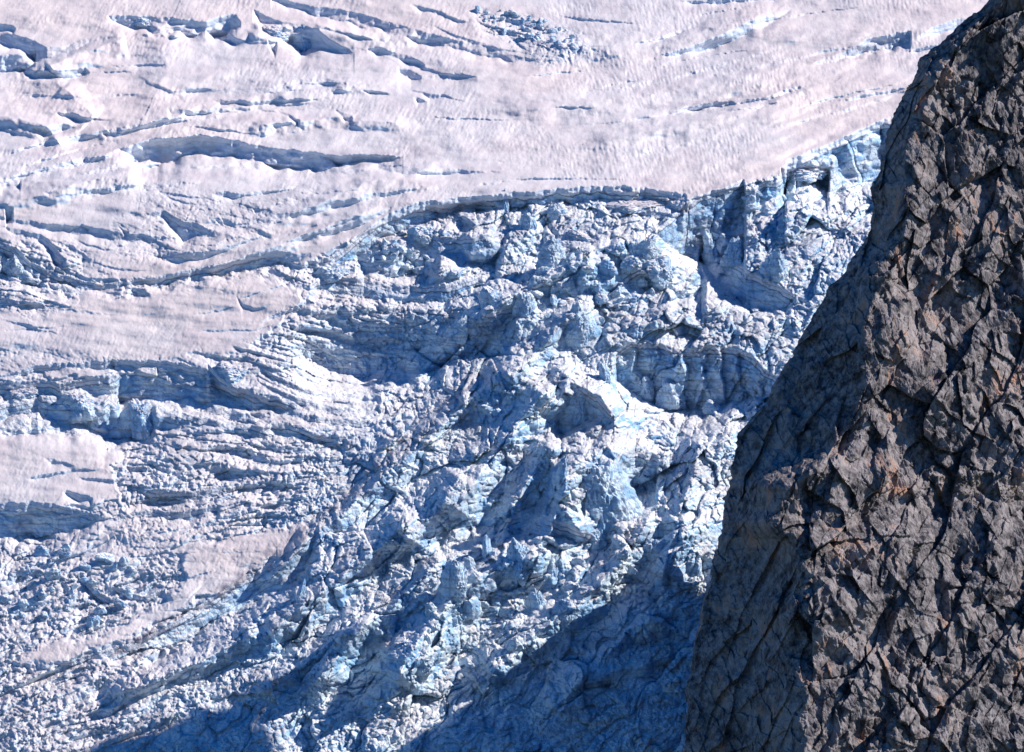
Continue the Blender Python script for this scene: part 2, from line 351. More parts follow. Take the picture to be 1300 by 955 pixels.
# --- traced crevasses and cliffs: (p, q, height of the face)
walls = [
 ([(136,20,0),(150,20,8),(165,20,12),(210,22,16),(245,26,14),(262,28,10),(272,23,17),(288,17,20),(299,18,16),(306,28,0)], 2.5, .9),
 ([(262,38,3),(272,38,8),(292,43,9),(302,50,5),(314,52,0)], 3, .9),
 ([(-40,26,6),(0,31,6),(16,33,6),(20,36,0)], 2, .9),
 ([(-40,38,14),(0,38,14),(20,44,14),(45,52,18),(60,60,9),(85,58,9),(110,49,6),(140,46,2),(165,45,0)], 2.5, .85),
 ([(-40,70,18),(0,70,18),(25,69,17),(44,64,12),(47,62,0)], 3, .95),
 ([(26,87,0),(32,88,6),(45,90,9),(80,89,8),(108,86,8),(114,91,2),(160,91,1),(170,91,0)], 2, .95),
 ([(140,82,0),(150,83,2),(205,81,2),(210,81,0)], 1.5, .9),
 ([(70,143,0),(78,143,4),(95,144,7),(110,150,3),(140,151,1),(145,151,0)], 3, .9),
 ([(0,166,1),(15,166,2),(30,168,0)], 2, .9),
 ([(40,163,0),(55,160,10),(80,156,10),(92,160,3),(96,162,0)], 5, .7),
 ([(345,-4,4),(370,2,6),(400,8,9),(430,11,12),(470,20,12),(500,30,10),(540,40,12),(580,51,12),(620,59,12),(650,69,10),(668,73,5),(684,76,0)], 5, .75),
 ([(322,12,0),(330,16,10),(345,24,13),(362,27,19),(382,31,26),(402,36,22),(418,50,11),(436,60,6),(450,66,0)], 4, .9),
 ([(340,50,0),(344,52,10),(349,52,14),(352,52,0)], 3, .9),
 ([(405,36,0),(425,34,5),(450,44,4),(490,50,2),(500,51,0)], 2, .8),
 ([(466,62,0),(478,60,7),(488,62,6),(505,68,5),(520,70,8),(533,77,5),(540,82,0)], 4, .85),
 ([(504,84,0),(508,84,6),(522,88,9),(535,96,4),(560,93,9),(585,92,8),(606,98,0)], 9, .7),
 ([(458,114,0),(470,115,3),(490,117,2),(496,119,0)], 1.5, .95),
 ([(518,115,0),(535,116,2),(545,119,5),(560,119,5),(572,124,2),(592,129,0)], 3, .9),
 ([(525,124,0),(530,123,5),(540,127,2),(543,128,0)], 2, .9),
 ([(270,128,0),(280,126,5),(320,128,4),(345,127,4),(370,126,2),(440,124,0)], 3, .85),
 ([(212,137,0),(217,138,6),(232,139,5),(245,141,5),(270,138,4),(330,135,3),(400,131,0)], 3, .85),
 ([(340,140,0),(365,143,3),(378,150,6),(381,153,0)], 2, .9),
 ([(425,138,0),(438,143,6),(446,146,5),(448,150,0)], 2, .9),
 ([(130,170,0),(135,169,4),(150,170,2),(160,170,0)], 2, .95),
 ([(150,188,0),(164,187,7),(170,184,16),(180,180,24),(200,176,27),(230,175,19),(250,170,20),(290,176,18),(320,183,16),(345,187,18),(370,190,18),(400,193,19),(425,198,11),(450,196,9),(480,196,8),(500,198,5),(512,200,0)], 3, .93),
 ([(405,196,0),(430,198,9),(460,197,8),(500,199,3),(508,200,0)], 3, .8),
 ([(462,211,0),(480,207,6),(505,210,7),(540,214,6),(600,216,5),(632,218,1),(640,219,0)], 3, .75),
 ([(600,203,0),(640,204,1),(640,204,0)], 1, .9),
 ([(100,222,0),(120,215,5),(150,208,6),(175,203,3),(190,200,0)], 2.5, .85),
 ([(0,233,0),(2,233,6),(25,228,8),(27,228,0)], 3, .85),
 ([(55,244,0),(62,241,4),(78,237,0)], 2, .9),
 ([(84,229,0),(95,227,2),(105,224,0)], 2, .9),
 ([(6,262,0),(8,262,16),(15,262,12),(17,262,0)], 3, .9),
 ([(80,298,0),(104,283,3),(112,288,4),(114,290,0)], 2, .9),
 ([(185,272,0),(198,269,5),(208,266,9),(216,272,14),(232,280,20),(250,284,12),(268,292,5),(272,293,0)], 5, .7),
 ([(200,242,0),(212,244,3),(240,248,3),(262,251,0)], 2, .8),
 ([(270,246,0),(284,243,6),(300,245,5),(325,243,4),(350,241,3),(372,236,3),(380,236,0)], 3, .85),
 ([(200,319,0),(206,317,7),(220,319,11),(235,321,9),(255,320,6),(280,316,5),(305,308,3),(330,300,2),(345,297,0)], 3, .85),
 ([(150,288,0),(158,291,4),(166,294,0)], 2, .9),
 ([(0,287,0),(20,290,5),(45,296,5),(62,303,12),(70,312,17),(78,325,7),(84,328,0)], 4, .85),
 ([(80,309,0),(90,311,5),(105,320,7),(115,330,0)], 3, .8),
 ([(-60,300,8),(0,306,12),(18,314,17),(40,333,18),(60,342,10),(80,349,9),(105,357,9),(130,361,8),(160,358,5),(180,353,7),(200,350,11),(230,345,11),(260,340,11),(300,328,14),(320,323,14),(350,319,12),(380,322,8),(395,320,0)], 6, .85),
 ([(0,330,0),(2,318,20),(25,330,22),(40,345,14),(52,355,8),(56,357,0)], 5, .8),
 ([(60,362,0),(80,362,8),(100,368,6),(120,366,0)], 4, .8),
 ([(240,398,0),(260,397,3),(285,392,2),(300,388,0)], 3, .85),
 ([(240,419,0),(265,419,2),(300,418,3),(330,418,3),(345,414,0)], 2, .85),
 ([(300,375,0),(308,385,6),(320,390,5),(340,391,0)], 4, .8),
 ([(330,410,0),(345,400,6),(380,388,6),(400,380,0)], 5, .8),
 ([(838,70,0),(850,68,5),(880,58,10),(920,42,14),(950,28,14),(980,18,10),(1000,13,3),(1005,12,0)],5,.75),
 ([(1030,82,0),(1045,74,8),(1080,62,12),(1100,50,16),(1130,44,18),(1155,38,16),(1157,40,0)],4,.85),
 ([(1165,48,0),(1185,34,10),(1215,24,14),(1240,20,14),(1262,18,10),(1300,10,0)],4,.85),
 ([(1155,66,0),(1165,62,4),(1190,56,6),(1200,55,0)],3,.9),
 ([(855,142,0),(870,136,5),(905,130,7),(950,126,7),(975,122,7),(1000,112,5),(1050,104,0)],2.5,.95),
 ([(860,148,0),(900,140,3),(960,136,3),(1000,126,0)],2,.9),
 ([(860,2,0),(885,1,5),(930,-4,8),(1000,-10,8),(1040,-12,0)],3,.9),
 ([(1045,130,0),(1080,124,3),(1140,112,4),(1150,112,0)],3,.9),
 ([(520,5,0),(535,8,4),(560,14,5),(580,24,4),(600,30,0)],6,.8),
 ([(805,56,0),(820,50,4),(850,42,6),(880,32,3),(890,30,0)],3,.8),
 ([(0,128,0),(40,120,3),(110,122,4),(170,118,3),(200,114,0)],14,.7),
 ([(205,118,0),(260,112,4),(330,112,5),(400,106,4),(440,104,0)],16,.6),
 ([(340,112,0),(380,100,5),(415,100,7),(440,104,3),(470,104,0)],8,.7),
 ([(20,190,0),(80,176,5),(150,162,6),(220,150,5),(300,143,3),(330,142,0)],10,.7),
 ([(-20,232,4),(40,216,6),(110,200,6),(150,196,0)],10,.7),
 ([(230,214,0),(300,206,5),(380,210,6),(450,214,5),(470,216,0)],8,.75),
 ([(60,250,0),(140,238,5),(220,232,4),(260,232,0)],12,.6),
 ([(0,275,2),(60,284,6),(140,292,8),(190,300,5),(230,304,0)],7,.75),
 ([(280,290,0),(330,276,6),(400,262,7),(470,246,6),(520,240,3),(540,236,0)],8,.7),
 ([(330,312,0),(400,296,6),(450,282,6),(490,266,3),(500,262,0)],5,.75),
 ([(30,395,0),(80,392,4),(140,398,3),(150,400,0)],5,.75),
 ([(-20,378,4),(20,380,6),(70,388,4),(90,390,0)],6,.75),
 ([(0,405,0),(30,410,5),(60,420,3),(80,424,0)],5,.75),
 ([(450,60,0),(500,74,3),(560,92,4),(620,100,0)],10,.6),
 ([(540,28,0),(580,44,4),(640,62,4),(680,68,0)],8,.6),
 ([(700,118,0),(780,112,3),(860,96,4),(940,74,4),(1000,58,0)],9,.6),
 ([(680,160,0),(780,154,3),(880,138,3),(960,120,0)],14,.5),
 ([(940,170,0),(1020,152,3),(1110,128,4),(1170,108,0)],10,.55),
 ([(880,100,0),(960,84,4),(1040,66,4),(1100,56,0)],10,.6),
 # headwall
 ([(388,330,0),(400,332,8),(420,326,14),(440,312,22),(455,300,26),(470,288,26),(485,277,24),(500,269,26),(520,261,30),(540,254,30),(553,254,20),(556,256,14),(580,251,17),(610,248,16),(640,246,16),(660,244,17),(700,240,18),(740,237,18),(780,236,18),(815,238,16),(845,242,12),(866,246,6),(872,247,0)], 30, .98),
 ([(540,262,0),(548,262,8),(570,260,10),(600,254,12),(628,258,6),(640,262,0)], 8, .9),
 ([(766,256,0),(772,254,8),(800,262,10),(830,268,8),(860,272,6),(868,272,0)], 10, .95),
 ([(826,250,0),(830,248,6),(850,256,7),(866,264,5),(868,266,0)], 5, .95),
 ([(815,292,0),(835,286,14),(850,276,34),(862,266,54),(876,255,70),(892,247,82),(920,239,88),(944,228,88),(947,240,40),(958,238,44),(966,232,40),(985,228,48),(996,220,46),(999,203,16),(1020,195,24),(1054,182,60),(1090,166,66),(1130,149,74),(1200,112,74),(1300,60,60)], 34, .97),
 ([(992,214,0),(996,216,40),(1020,211,44),(1050,212,40),(1054,214,0)], 6, .95),
 ([(750,318,0),(753,310,12),(775,290,18),(790,284,14),(800,284,4),(803,284,0)], 12, .95),
 ([(690,320,0),(700,312,6),(735,300,5),(738,300,0)], 8, .9),
 # left shelf and its broken edge
 ([(-60,478,4),(0,475,5),(50,464,7),(100,460,7),(143,456,12),(145,457,10),(147,458,0)], 4, .85),
 ([(140,456,0),(146,456,12),(160,458,12),(198,458,6),(200,457,12),(230,461,15),(262,468,16),(266,470,0)], 8, .9),
 ([(264,462,0),(268,466,20),(280,480,20),(300,492,18),(318,492,4),(322,492,0)], 8, .8),
 ([(-60,486,16),(0,484,16),(30,484,18),(60,482,16),(75,486,18),(110,480,24),(148,474,26),(152,470,40),(200,468,40),(210,472,34),(250,480,28),(300,494,22),(330,500,18),(370,508,12),(400,520,0)], 7, .93),
 ([(-60,520,24),(0,512,20),(48,498,20),(53,503,24),(90,504,36),(110,500,40),(124,512,36),(133,508,48),(140,501,56),(190,502,50),(198,514,34),(230,523,18),(270,532,11),(325,540,11),(360,545,9),(400,552,8),(450,570,0)], 8, .93),
 ([(-60,545,10),(0,540,12),(20,534,18),(40,528,22),(60,535,16),(110,540,10),(140,550,0)], 6, .85),
 ([(222,505,0),(230,505,12),(262,508,14),(290,516,14),(320,528,10),(330,532,0)], 7, .9),
 ([(325,463,0),(345,474,6),(370,486,8),(400,497,8),(440,499,8),(480,503,9),(484,505,0)], 6, .85),
 ([(325,483,0),(345,490,7),(380,505,9),(420,515,9),(460,518,7),(480,520,0)], 6, .85),
 ([(325,505,0),(350,512,9),(390,526,9),(430,533,7),(470,534,6),(474,535,0)], 6, .85),
 ([(330,545,0),(345,535,12),(380,540,13),(400,550,12),(430,552,8),(445,552,0)], 8, .85),
 ([(325,556,0),(345,562,9),(370,566,8),(395,570,6),(420,560,0)], 6, .85),
 ([(36,608,0),(45,604,5),(60,600,6),(90,597,4),(125,595,2),(130,595,0)], 3, .9),
 ([(56,583,0),(65,582,8),(85,586,4),(95,590,0)], 4, .7),
 ([(155,590,0),(165,592,5),(190,592,6),(200,588,0)], 4, .85),
 ([(80,625,0),(85,622,8),(100,627,9),(115,630,7),(118,630,0)], 4, .9),
 ([(95,605,0),(110,607,4),(140,608,5),(170,606,5),(172,606,0)], 4, .85),
 ([(-60,645,30),(0,640,40),(40,636,44),(80,642,30),(110,648,16),(125,655,0)], 14, .8),
 ([(135,662,0),(145,658,4),(170,650,5),(195,646,9),(215,650,10),(240,648,12),(275,640,9),(280,640,0)], 4, .9),
 ([(170,620,0),(190,622,8),(230,625,8),(260,622,8),(290,615,8),(320,610,0)], 6, .8),
 ([(160,695,0),(175,695,3),(200,694,3),(210,696,0)], 3, .8),
 ([(145,748,0),(150,745,8),(165,752,9),(185,757,7),(205,750,5),(210,748,0)], 4, .85),
 ([(100,728,0),(105,728,12),(112,740,14),(125,752,10),(140,758,6),(150,760,0)], 5, .8),
 ([(10,855,0),(60,843,5),(130,828,8),(165,818,10),(190,806,12),(205,797,26),(230,783,32),(260,764,34),(300,738,36),(330,722,40),(370,700,40),(386,686,36),(400,672,14),(405,668,0)], 16, .72),
 # hollow in the middle left
 ([(352,430,0),(372,420,18),(388,402,50),(420,388,84),(470,384,98),(520,388,88),(570,394,66),(620,394,40),(648,388,14),(655,386,0)], 9, .86),
 ([(395,360,0),(402,352,16),(430,350,22),(470,356,22),(500,362,20),(560,362,20),(600,352,14),(640,345,0)], 10, .85),
 ([(452,320,0),(462,322,20),(500,316,26),(530,300,34),(545,298,34),(560,300,20),(600,300,34),(628,296,40),(640,300,0)], 10, .88),
 # big cliff in the centre right
 ([(776,470,0),(782,446,40),(800,432,66),(830,434,80),(860,442,78),(900,440,78),(930,440,70),(955,450,56),(975,470,34),(992,480,0)], 18, .9),
 ([(884,340,0),(888,318,14),(895,306,30),(915,320,42),(950,345,44),(985,360,34),(1010,375,0)], 14, .9),
 ([(790,355,0),(800,345,20),(840,330,36),(870,328,50),(890,335,50),(897,350,0)], 12, .85),
 ([(782,580,0),(790,568,30),(810,572,52),(832,578,48),(836,580,0)], 6, .9),
 ([(684,520,0),(704,500,46),(712,490,64),(735,488,50),(760,505,30),(775,520,16),(780,525,0)], 10, .93),
 ([(640,660,0),(660,655,20),(690,655,26),(720,665,20),(760,680,14),(800,684,8),(812,684,0)], 12, .9),
]
for k, w in enumerate(walls):
    big = max(a[2] for a in w[0]) > 45 and w[0][0][0] not in (815, -60)
    pts = [(a[0], a[1], a[2] * (1.3 if a[1] < 330 and a[0] < 560 else 1)) for a in w[0]] if w[0][0][0] != 388 else w[0]
    S.wall(pts, w[1], w[2], jit=1.4 if w[0][0][1] < 250 else 2.4, seed=k, fs=.45 if big else 1, rib={815: 30, 776: 34, 992: 20}.get(w[0][0][0], 0))

# --- crests running down the icefall (left of the crest faces away from the sun)
ridges = [
 ([(340,735),(385,690),(430,655),(480,612),(540,560),(600,505),(655,450)], 22, 16, 40),
 ([(470,500),(520,478),(560,455),(620,430),(690,395)], 16, 22, 26),
 ([(470,600),(520,560),(560,530),(600,500)], 16, 20, 16),
 ([(340,806),(395,762),(450,718),(500,680),(530,648)], 40, 46, 30),
 ([(400,870),(450,806),(500,768),(540,730),(566,700)], 34, 34, 24),
 ([(330,880),(400,826),(450,800)], 22, 26, 20),
 ([(500,870),(530,815),(575,757),(625,722),(700,702)], 48, 56, 44),
 ([(520,690),(560,640),(590,600)], 34, 44, 24),
 ([(575,655),(610,600),(640,560),(672,520),(700,485)], 44, 46, 36),
 ([(610,520),(640,490),(670,465)], 22, 26, 22),
 ([(640,660),(672,610),(700,560)], 26, 30, 22),
 ([(690,690),(712,640),(722,590),(770,568),(800,590)], 46, 40, 60),
 ([(700,580),(704,520),(722,484),(760,500),(790,530)], 30, 26, 60),
 ([(620,860),(680,805),(740,762),(800,705),(830,645)], 34, 40, 26),
 ([(840,740),(866,640),(890,570),(940,545)], 30, 26, 60),
 ([(560,440),(600,410),(660,372),(740,330),(800,300)], 24, 20, 26),
 ([(640,480),(690,440),(720,405),(760,395)], 22, 24, 22),
 ([(800,420),(850,395),(900,385),(960,400)], 14, 14, 30),
 ([(900,330),(950,290),(1010,260),(1060,240)], 14, 20, 40),
 ([(150,880),(260,838),(330,800)], 22, 24, 18),
 ([(700,905),(760,840),(800,800),(840,780)], 22, 36, 30),
 ([(740,870),(790,850),(860,830)], 14, 20, 20),
 # broad folds of the snow
 ([(200,112),(214,84),(204,60),(214,36)], 7, 34, 60), ([(60,85),(110,62),(160,48)], 12, 14, 30), ([(-20,140),(60,160),(80,190)], 10, 30, 20),
 ([(140,170),(240,140),(340,118),(460,108)], 8, 16, 18), ([(120,200),(240,160),(400,150)], 8, 14, 20), ([(0,260),(80,240),(190,210)], 10, 14, 20),
 ([(330,160),(420,150),(520,158)], 6, 10, 14), ([(210,330),(330,290),(470,230),(560,214)], 10, 12, 26), ([(260,345),(380,300),(480,262)], 10, 12, 16),
 ([(400,30),(480,52),(530,40)], 8, 10, 20), ([(640,130),(800,124),(900,108),(1000,84)], 6, 10, 30), ([(700,60),(860,50),(980,14)], 8, 12, 26),
 ([(760,180),(900,150),(1050,105)], 8, 14, 30), ([(80,110),(120,150)], 8, 20, 40),
]
# hairline crevasses
walls2 = [[(a,b,0),(a+.25*(c-a),b+.25*(d-b)-e,2.6),(a+.6*(c-a),b+.6*(d-b)-e,2.2),(c,d,0)] for a,b,c,d,e in [
 (0,200,110,170,4),(20,215,150,178,3),(170,166,260,150,2),(225,148,330,140,2),(300,142,420,137,1),(230,160,330,172,2),(10,230,60,215,2),(200,242,262,262,-3),
 (90,300,160,320,-4),(110,330,200,345,-3),(300,300,400,270,3),(330,312,420,282,3),(350,322,470,270,4),(380,250,470,240,2),(270,258,380,240,2),(300,380,400,352,2),
 (0,420,90,415,2),(10,390,70,382,1),(660,98,760,88,2),(760,112,830,98,2),(860,78,975,60,2),(700,136,760,138,1),(840,150,1000,122,3),(1000,140,1150,105,3),(960,30,1100,8,3),
 (880,22,960,6,2),(700,18,830,30,-2),(820,58,890,32,2),(540,148,660,152,-1),(600,236,650,230,1),(640,228,800,228,2),(180,640,320,630,2),(190,680,300,662,2),(180,712,260,700,2),
 (220,742,280,722,2),(60,660,130,650,2),(230,690,330,676,2),(120,780,200,762,2),(230,770,270,730,2),(200,776,300,770,1)]]
for k, w in enumerate(walls2): S.wall(w, 1.5, .9, jit=1.6, seed=200 + k)
for r in ridges: S.ridge(*r)
for b in [(755,630,50,62,10,26,3),(745,520,40,34,20,16,3),(860,355,30,28,0,20,2.5),(820,330,26,26,0,16,2.5),(610,310,26,26,0,20,2.5),(560,340,24,14,0,14,2.5),
          (760,350,26,24,0,12,2.5),(920,690,60,50,0,14,2),(450,780,40,26,30,12,2),(520,830,50,30,30,16,2),(215,40,30,9,0,6,2.5),(345,42,28,12,0,8,4),(182,530,30,26,0,8,4),
          (95,512,26,14,0,8,4),(30,350,22,10,-20,9,3),(25,378,26,14,0,7,3),(85,330,20,10,20,6,3)]:
    S.blob(*b)

# --- procedural relief
rr = np.clip(rough, 0, 1)
wx = P + 7 * fbm2(P / 40, Q / 40, 2, 91); wy = Q + 7 * fbm2(P / 40, Q / 40, 2, 97)
def rot(x, y, a, sx, sy):
    c, s_ = math.cos(D2R(a)), math.sin(D2R(a)); return (x * c - y * s_) / sx, (x * s_ + y * c) / sy
left = sstep(470, 330, P + (Q - 600) * .6)      # banded ice on the lower left
u1, v1 = rot(wx, wy, 42, 46, 24); ub, vb = rot(wx, wy, 44, 72, 40)
def dome(x, y, seed):
    f1, f2, i, ox, oy = vor2(x, y, seed); a = (i * 131.7) % 1.0 * 6.2831853
    return (1 - np.clip(f1 * 1.25, 0, 1) ** 2.2) * (.3 + .7 * i) + 1.5 * (np.cos(a) * ox + np.sin(a) * oy) + (i - .5) * .8 - .5, f2 - f1
fa, ea = dome(ub, vb, 21)
u2, v2 = rot(wx, wy, 46, 25, 17); fb, eb, _ = facet(u2, v2, 22, 2.3); fb = fb * .75 + .25 * dome(u2, v2, 28)[0]
u3, v3 = rot(wx, wy, 30, 9, 7); fc, ec, _ = facet(u3, v3, 23, 2.2)
u4, v4 = rot(wx, wy, -8, 60, 14); fd, ed, _ = facet(u4, v4, 24)
u5, v5 = rot(wx, wy, -12, 24, 9); fe, ee, _ = facet(u5, v5, 25)
th = np.interp(Q, [440, 500, 600, 700, 850, 1300], [-14, -13, 0, 17, 26, 24]).astype(np.float32)
psi = Q + np.tan(np.radians(th)) * (P - 250) + 7 * fbm2(P / 90, Q / 60, 2, 311)
fd, ed, _ = facet(P / 90, psi / 14, 24, 1.1); fe, ee, _ = facet(wx / 34, psi / 8, 25, 1.2)
tt_ = np.mod(psi / 27 + .5 * fbm2(P / 110, psi / 70, 2, 313), 1.0)
saw = np.where(tt_ < .33, -tt_ / .33, -(1 - tt_) / .67) * (3 + 8 * sstep(-.2, .35, fbm2(P / 120, psi / 40, 2, 317)))
dia = fa * 10 + fb * 5.0 - 4.5 * np.exp(-ea * 18) - 3 * np.exp(-eb * 12)
ban = saw + fd * 3.2 + fe * 1.7 - 2.5 * np.exp(-ed * 10) - 1.6 * np.exp(-ee * 8)
faceb = np.clip(S.face, 0, 1); calm = (1 - .8 * faceb) * (1 - .5 * poly_mask(P, Q, [(-80, 462), (330, 455), (480, 500), (470, 545), (340, 560), (200, 560), (-80, 560)], 12)) * (1 - .5 * poly_mask(P, Q, [(120, 236), (400, 225), (400, 300), (120, 330)], 14)) * (1 - .6 * poly_mask(P, Q, [(580, 5), (650, 0), (760, 30), (780, 70), (730, 110), (650, 70), (590, 40)], 12))
bigv = sstep(-.25, .35, fbm2(P / 90, Q / 60, 2, 303))          # some ground is coarse, some fine
S.h += calm * rr ** 1.3 * (dia * (1 - left) + 1.5 * ban * left) * (.45 + .55 * bigv)
S.h += calm * rr * (fc * 1.5 - .8 * np.exp(-ec * 8))
ff, ef, _ = facet(wx / 5.2, wy / 4.4, 26); S.h += calm * rr * (ff * 1.3 - .8 * np.exp(-ef * 6)) * sstep(.45, -.2, fbm2(P / 70, Q / 50, 3, 305))
S.h += calm * rr * 3.0 * (0.35 - np.abs(fbm2(u1 * .8, v1 * .8, 3, 61)))
S.h += 3.5 * sstep(.62, .40, rr) * below      # snow lies on the ice with a lip
# gentle swells and wind drifts on the snow, and low curved flow lines
S.h += (1 - rr) * (4.5 * fbm2(P / 150, Q / 55, 3, 31) + 1.3 * fbm2(P / 34 + Q / 60, Q / 16, 3, 35))
flow = Q + .00052 * (P - 620) ** 2 * np.where(P > 620, 1, .25)
S.h += (1 - rr) * 1.1 * n2(P / 160, flow / 9.0, 71) * sstep(20, 60, Q)
cu, cv = rot(P, Q, 62, 9, 3.6)
cu2, cv2 = rot(P, Q, 62 + 40, 9, 3.6); mixc = sstep(560, 760, P)
rip = .35 + .65 * sstep(-.2, .4, fbm2(P / 120, Q / 60, 2, 305)); rip = rip * 1.1 - .15
S.h += (1 - rr) * rip * (.5 * (n2(cu, cv, 81) * (1 - mixc) + n2(cu2, cv2, 81) * mixc) + .22 * n2(P / 3.2, Q / 2.4, 83))

Hs = S.h
Yd = np.interp(Q + Hs, qb, yb)
# the snowfield swings back on the left and rises toward the right
V = to_world(P, Q, Yd).astype(np.float32)
N = normals(V)
if N[..., 2].mean() < 0: N = -N
px = .24
Vn = V / px
d3 = fbm3(Vn[..., 0] / 14, Vn[..., 1] / 14, Vn[..., 2] / 14, 2, 101, .5, True) * 1.0
d3 = d3 + fbm3(Vn[..., 0] / 4.5, Vn[..., 1] / 4.5, Vn[..., 2] / 6.5, 2, 111, .5) * .75
facev = np.clip(S.face, 0, 1)
amp = np.clip(rr + facev * .35, 0, 1)
V = V + N * (d3 * amp * px)[..., None]

# dirt: debris lines and the grey dusty patches seen on the ice
dirt = .65 * rr * sstep(-.15, .4, fbm2(P / 70, Q / 45, 4, 121)) + .3 * (1 - rr) * sstep(.1, .6, fbm2(P / 80, Q / 30, 4, 125))
def dline(pts, w, v):
    global dirt
    d, sd, t = S.seg(P + 4 * fbm2(P / 12, Q / 12, 2, 133), Q + 4 * fbm2(P / 12, Q / 12, 2, 137), pts)
    dirt = np.maximum(dirt, v * np.clip(1.2 - d / w, 0, 1))
for a in [([(150,828),(190,805),(230,782),(300,738),(360,705)], 9, 1.6), ([(330,715),(400,665),(450,615),(520,560),(600,480)], 15, 1.2),
          ([(705,590),(740,600),(800,620),(800,680)], 26, .6), ([(780,400),(860,400),(960,410)], 22, .7), ([(880,300),(960,290),(1000,300)], 30, .8),
          ([(820,370),(860,420)], 18, .8), ([(170,95),(190,110),(165,132)], 16, .45), ([(185,270),(230,275),(300,270),(380,245)], 14, .6),
          ([(700,560),(730,540),(800,560)], 22, .7), ([(560,90),(600,95)], 10, .5), ([(640,75),(700,70),(740,90),(690,100)], 16, .3),
          ([(980,48),(1060,58),(1100,45)], 12, .5), ([(60,480),(300,500)], 16, .3), ([(820,820),(900,870)], 40, .3),
          ([(100,700),(200,720),(300,690)], 40, .3), ([(820,136),(900,132),(990,122)], 4, .9), ([(1030,78),(1080,68),(1140,55)], 8, .8)]:
    dline(*a)
dirt = np.maximum(dirt, .55 * left * rr * sstep(-.3, .3, fbm2(P / 60, psi / 12, 3, 129)))
ice_mat = glacier_material('glacier_snow_and_ice'); cap_mat = glacier_material('snow_cap_snow', 0.0, 0.0, -5.0)
cq = (Q[:-1, :-1] + Q[1:, 1:]) / 2; cp_ = (P[:-1, :-1] + P[1:, 1:]) / 2
up = cq < np.interp(cp_, [a[0] for a in HEAD], [a[1] for a in HEAD])
snow = grid_mesh('snowfield', V, {'rough': np.clip(rr * (1 - .55 * left) + facev * (.3 + .25 * below), 0, 1), 'dirt': dirt, 'layer': S.lay}, up, ice_mat)
snow['kind'] = 'structure'; snow['label'] = 'smooth pinkish white snowfield cut by long crevasses above the icefall'
ice = grid_mesh('icefall', V, {'rough': np.clip(rr * (1 - .55 * left) + facev * (.3 + .25 * below), 0, 1), 'dirt': dirt, 'layer': S.lay}, ~up, ice_mat)
ice['kind'] = 'structure'; ice['label'] = 'broken blue and white glacier icefall below the ice cliff'

# ------------------------------------------------------------------ ROCK RIDGE
SIL = [(1420,-330),(1335,-120),(1262,-5),(1240,15),(1215,33),(1192,58),(1166,78),(1160,100),(1150,118),(1136,140),(1128,165),(1121,195),(1115,222),(1104,240),(1109,258),(1105,290),(1087,322),(1075,340),(1052,365),(1036,395),(1021,420),(1006,450),(986,480),(971,512),(956,530),(936,550),(932,585),(925,625),(920,650),(914,690),(905,720),(895,765),(885,810),(880,850),(876,870),(868,960),(850,1250)]
ARE = [(1430,-330),(1345,-120),(1272,-5),(1250,20),(1228,40),(1206,66),(1180,90),(1172,110),(1166,130),(1154,160),(1150,195),(1148,225),(1152,255),(1150,290),(1136,320),(1108,348),(1102,385),(1098,430),(1100,480),(1094,520),(1078,570),(1048,582),(1000,600),(974,616),(984,640),(970,668),(1008,690),(1016,730),(1002,770),(1010,820),(1002,860),(995,960),(980,1250)]
rq = axis(-20, 975, 1.0, 250, 40)
def sm_(a, n): return np.convolve(np.pad(a, n // 2, 'edge'), np.ones(n) / n, 'valid')
u = np.linspace(0, 1, 640); u = (u ** 1.0)
nb = 90
sil = np.interp(rq, [a[1] for a in SIL], [a[0] for a in SIL]); sil = sil + 3.5 * fbm2(rq / 26, 0 * rq, 3, 77) + 1.5 * n2(rq / 5, 0 * rq + 3, 78); are = np.interp(rq, [a[1] for a in ARE], [a[0] for a in ARE])
are = sm_(are, 19) + 3 * fbm2(rq / 18, 0 * rq + 5, 3, 79); pm = 1330.0 + np.maximum(0, sil - 1230) ; 
RP = sil[:, None] + u[None] * (pm - sil)[:, None]
ext = np.linspace(1, 18, 40) ** 2 
RP = np.concatenate([RP, pm[:, None] + ext[None]], 1)
RQ = np.repeat(rq[:, None], RP.shape[1], 1)
A = are[:, None]
def bump2(p, q, r1, r2, h): return h * np.exp(-((RP - p) / r1) ** 2 - ((RQ - q) / r2) ** 2)
base = 1500 - (RQ - 0) * .125 - 20 * sstep(535, 665, RQ + 26 * fbm2(RP / 90, RQ / 90, 3, 203)) * sstep(-50, 40, RP - are[:, None])
lf = np.maximum(A - RP, 0); rt = np.maximum(RP - A, 0)
A_S = np.convolve(np.pad(are, 60, 'edge'), np.ones(121) / 121, 'valid')[:, None]; rts = np.maximum(RP - A_S, -40) * sstep(-5, 40, RP - A)
DA = sm_(24 * np.minimum(1, np.maximum(are - sil, 1) / 90.0) ** .5, 61)[:, None]
RY = base + 26 - DA * np.clip((RP - sil[:, None]) / (A - sil[:, None]), 0, 1) + .2 * (rts * .68 + 30 * (1 - np.exp(-rts.clip(0) / 50.0)) * .4)
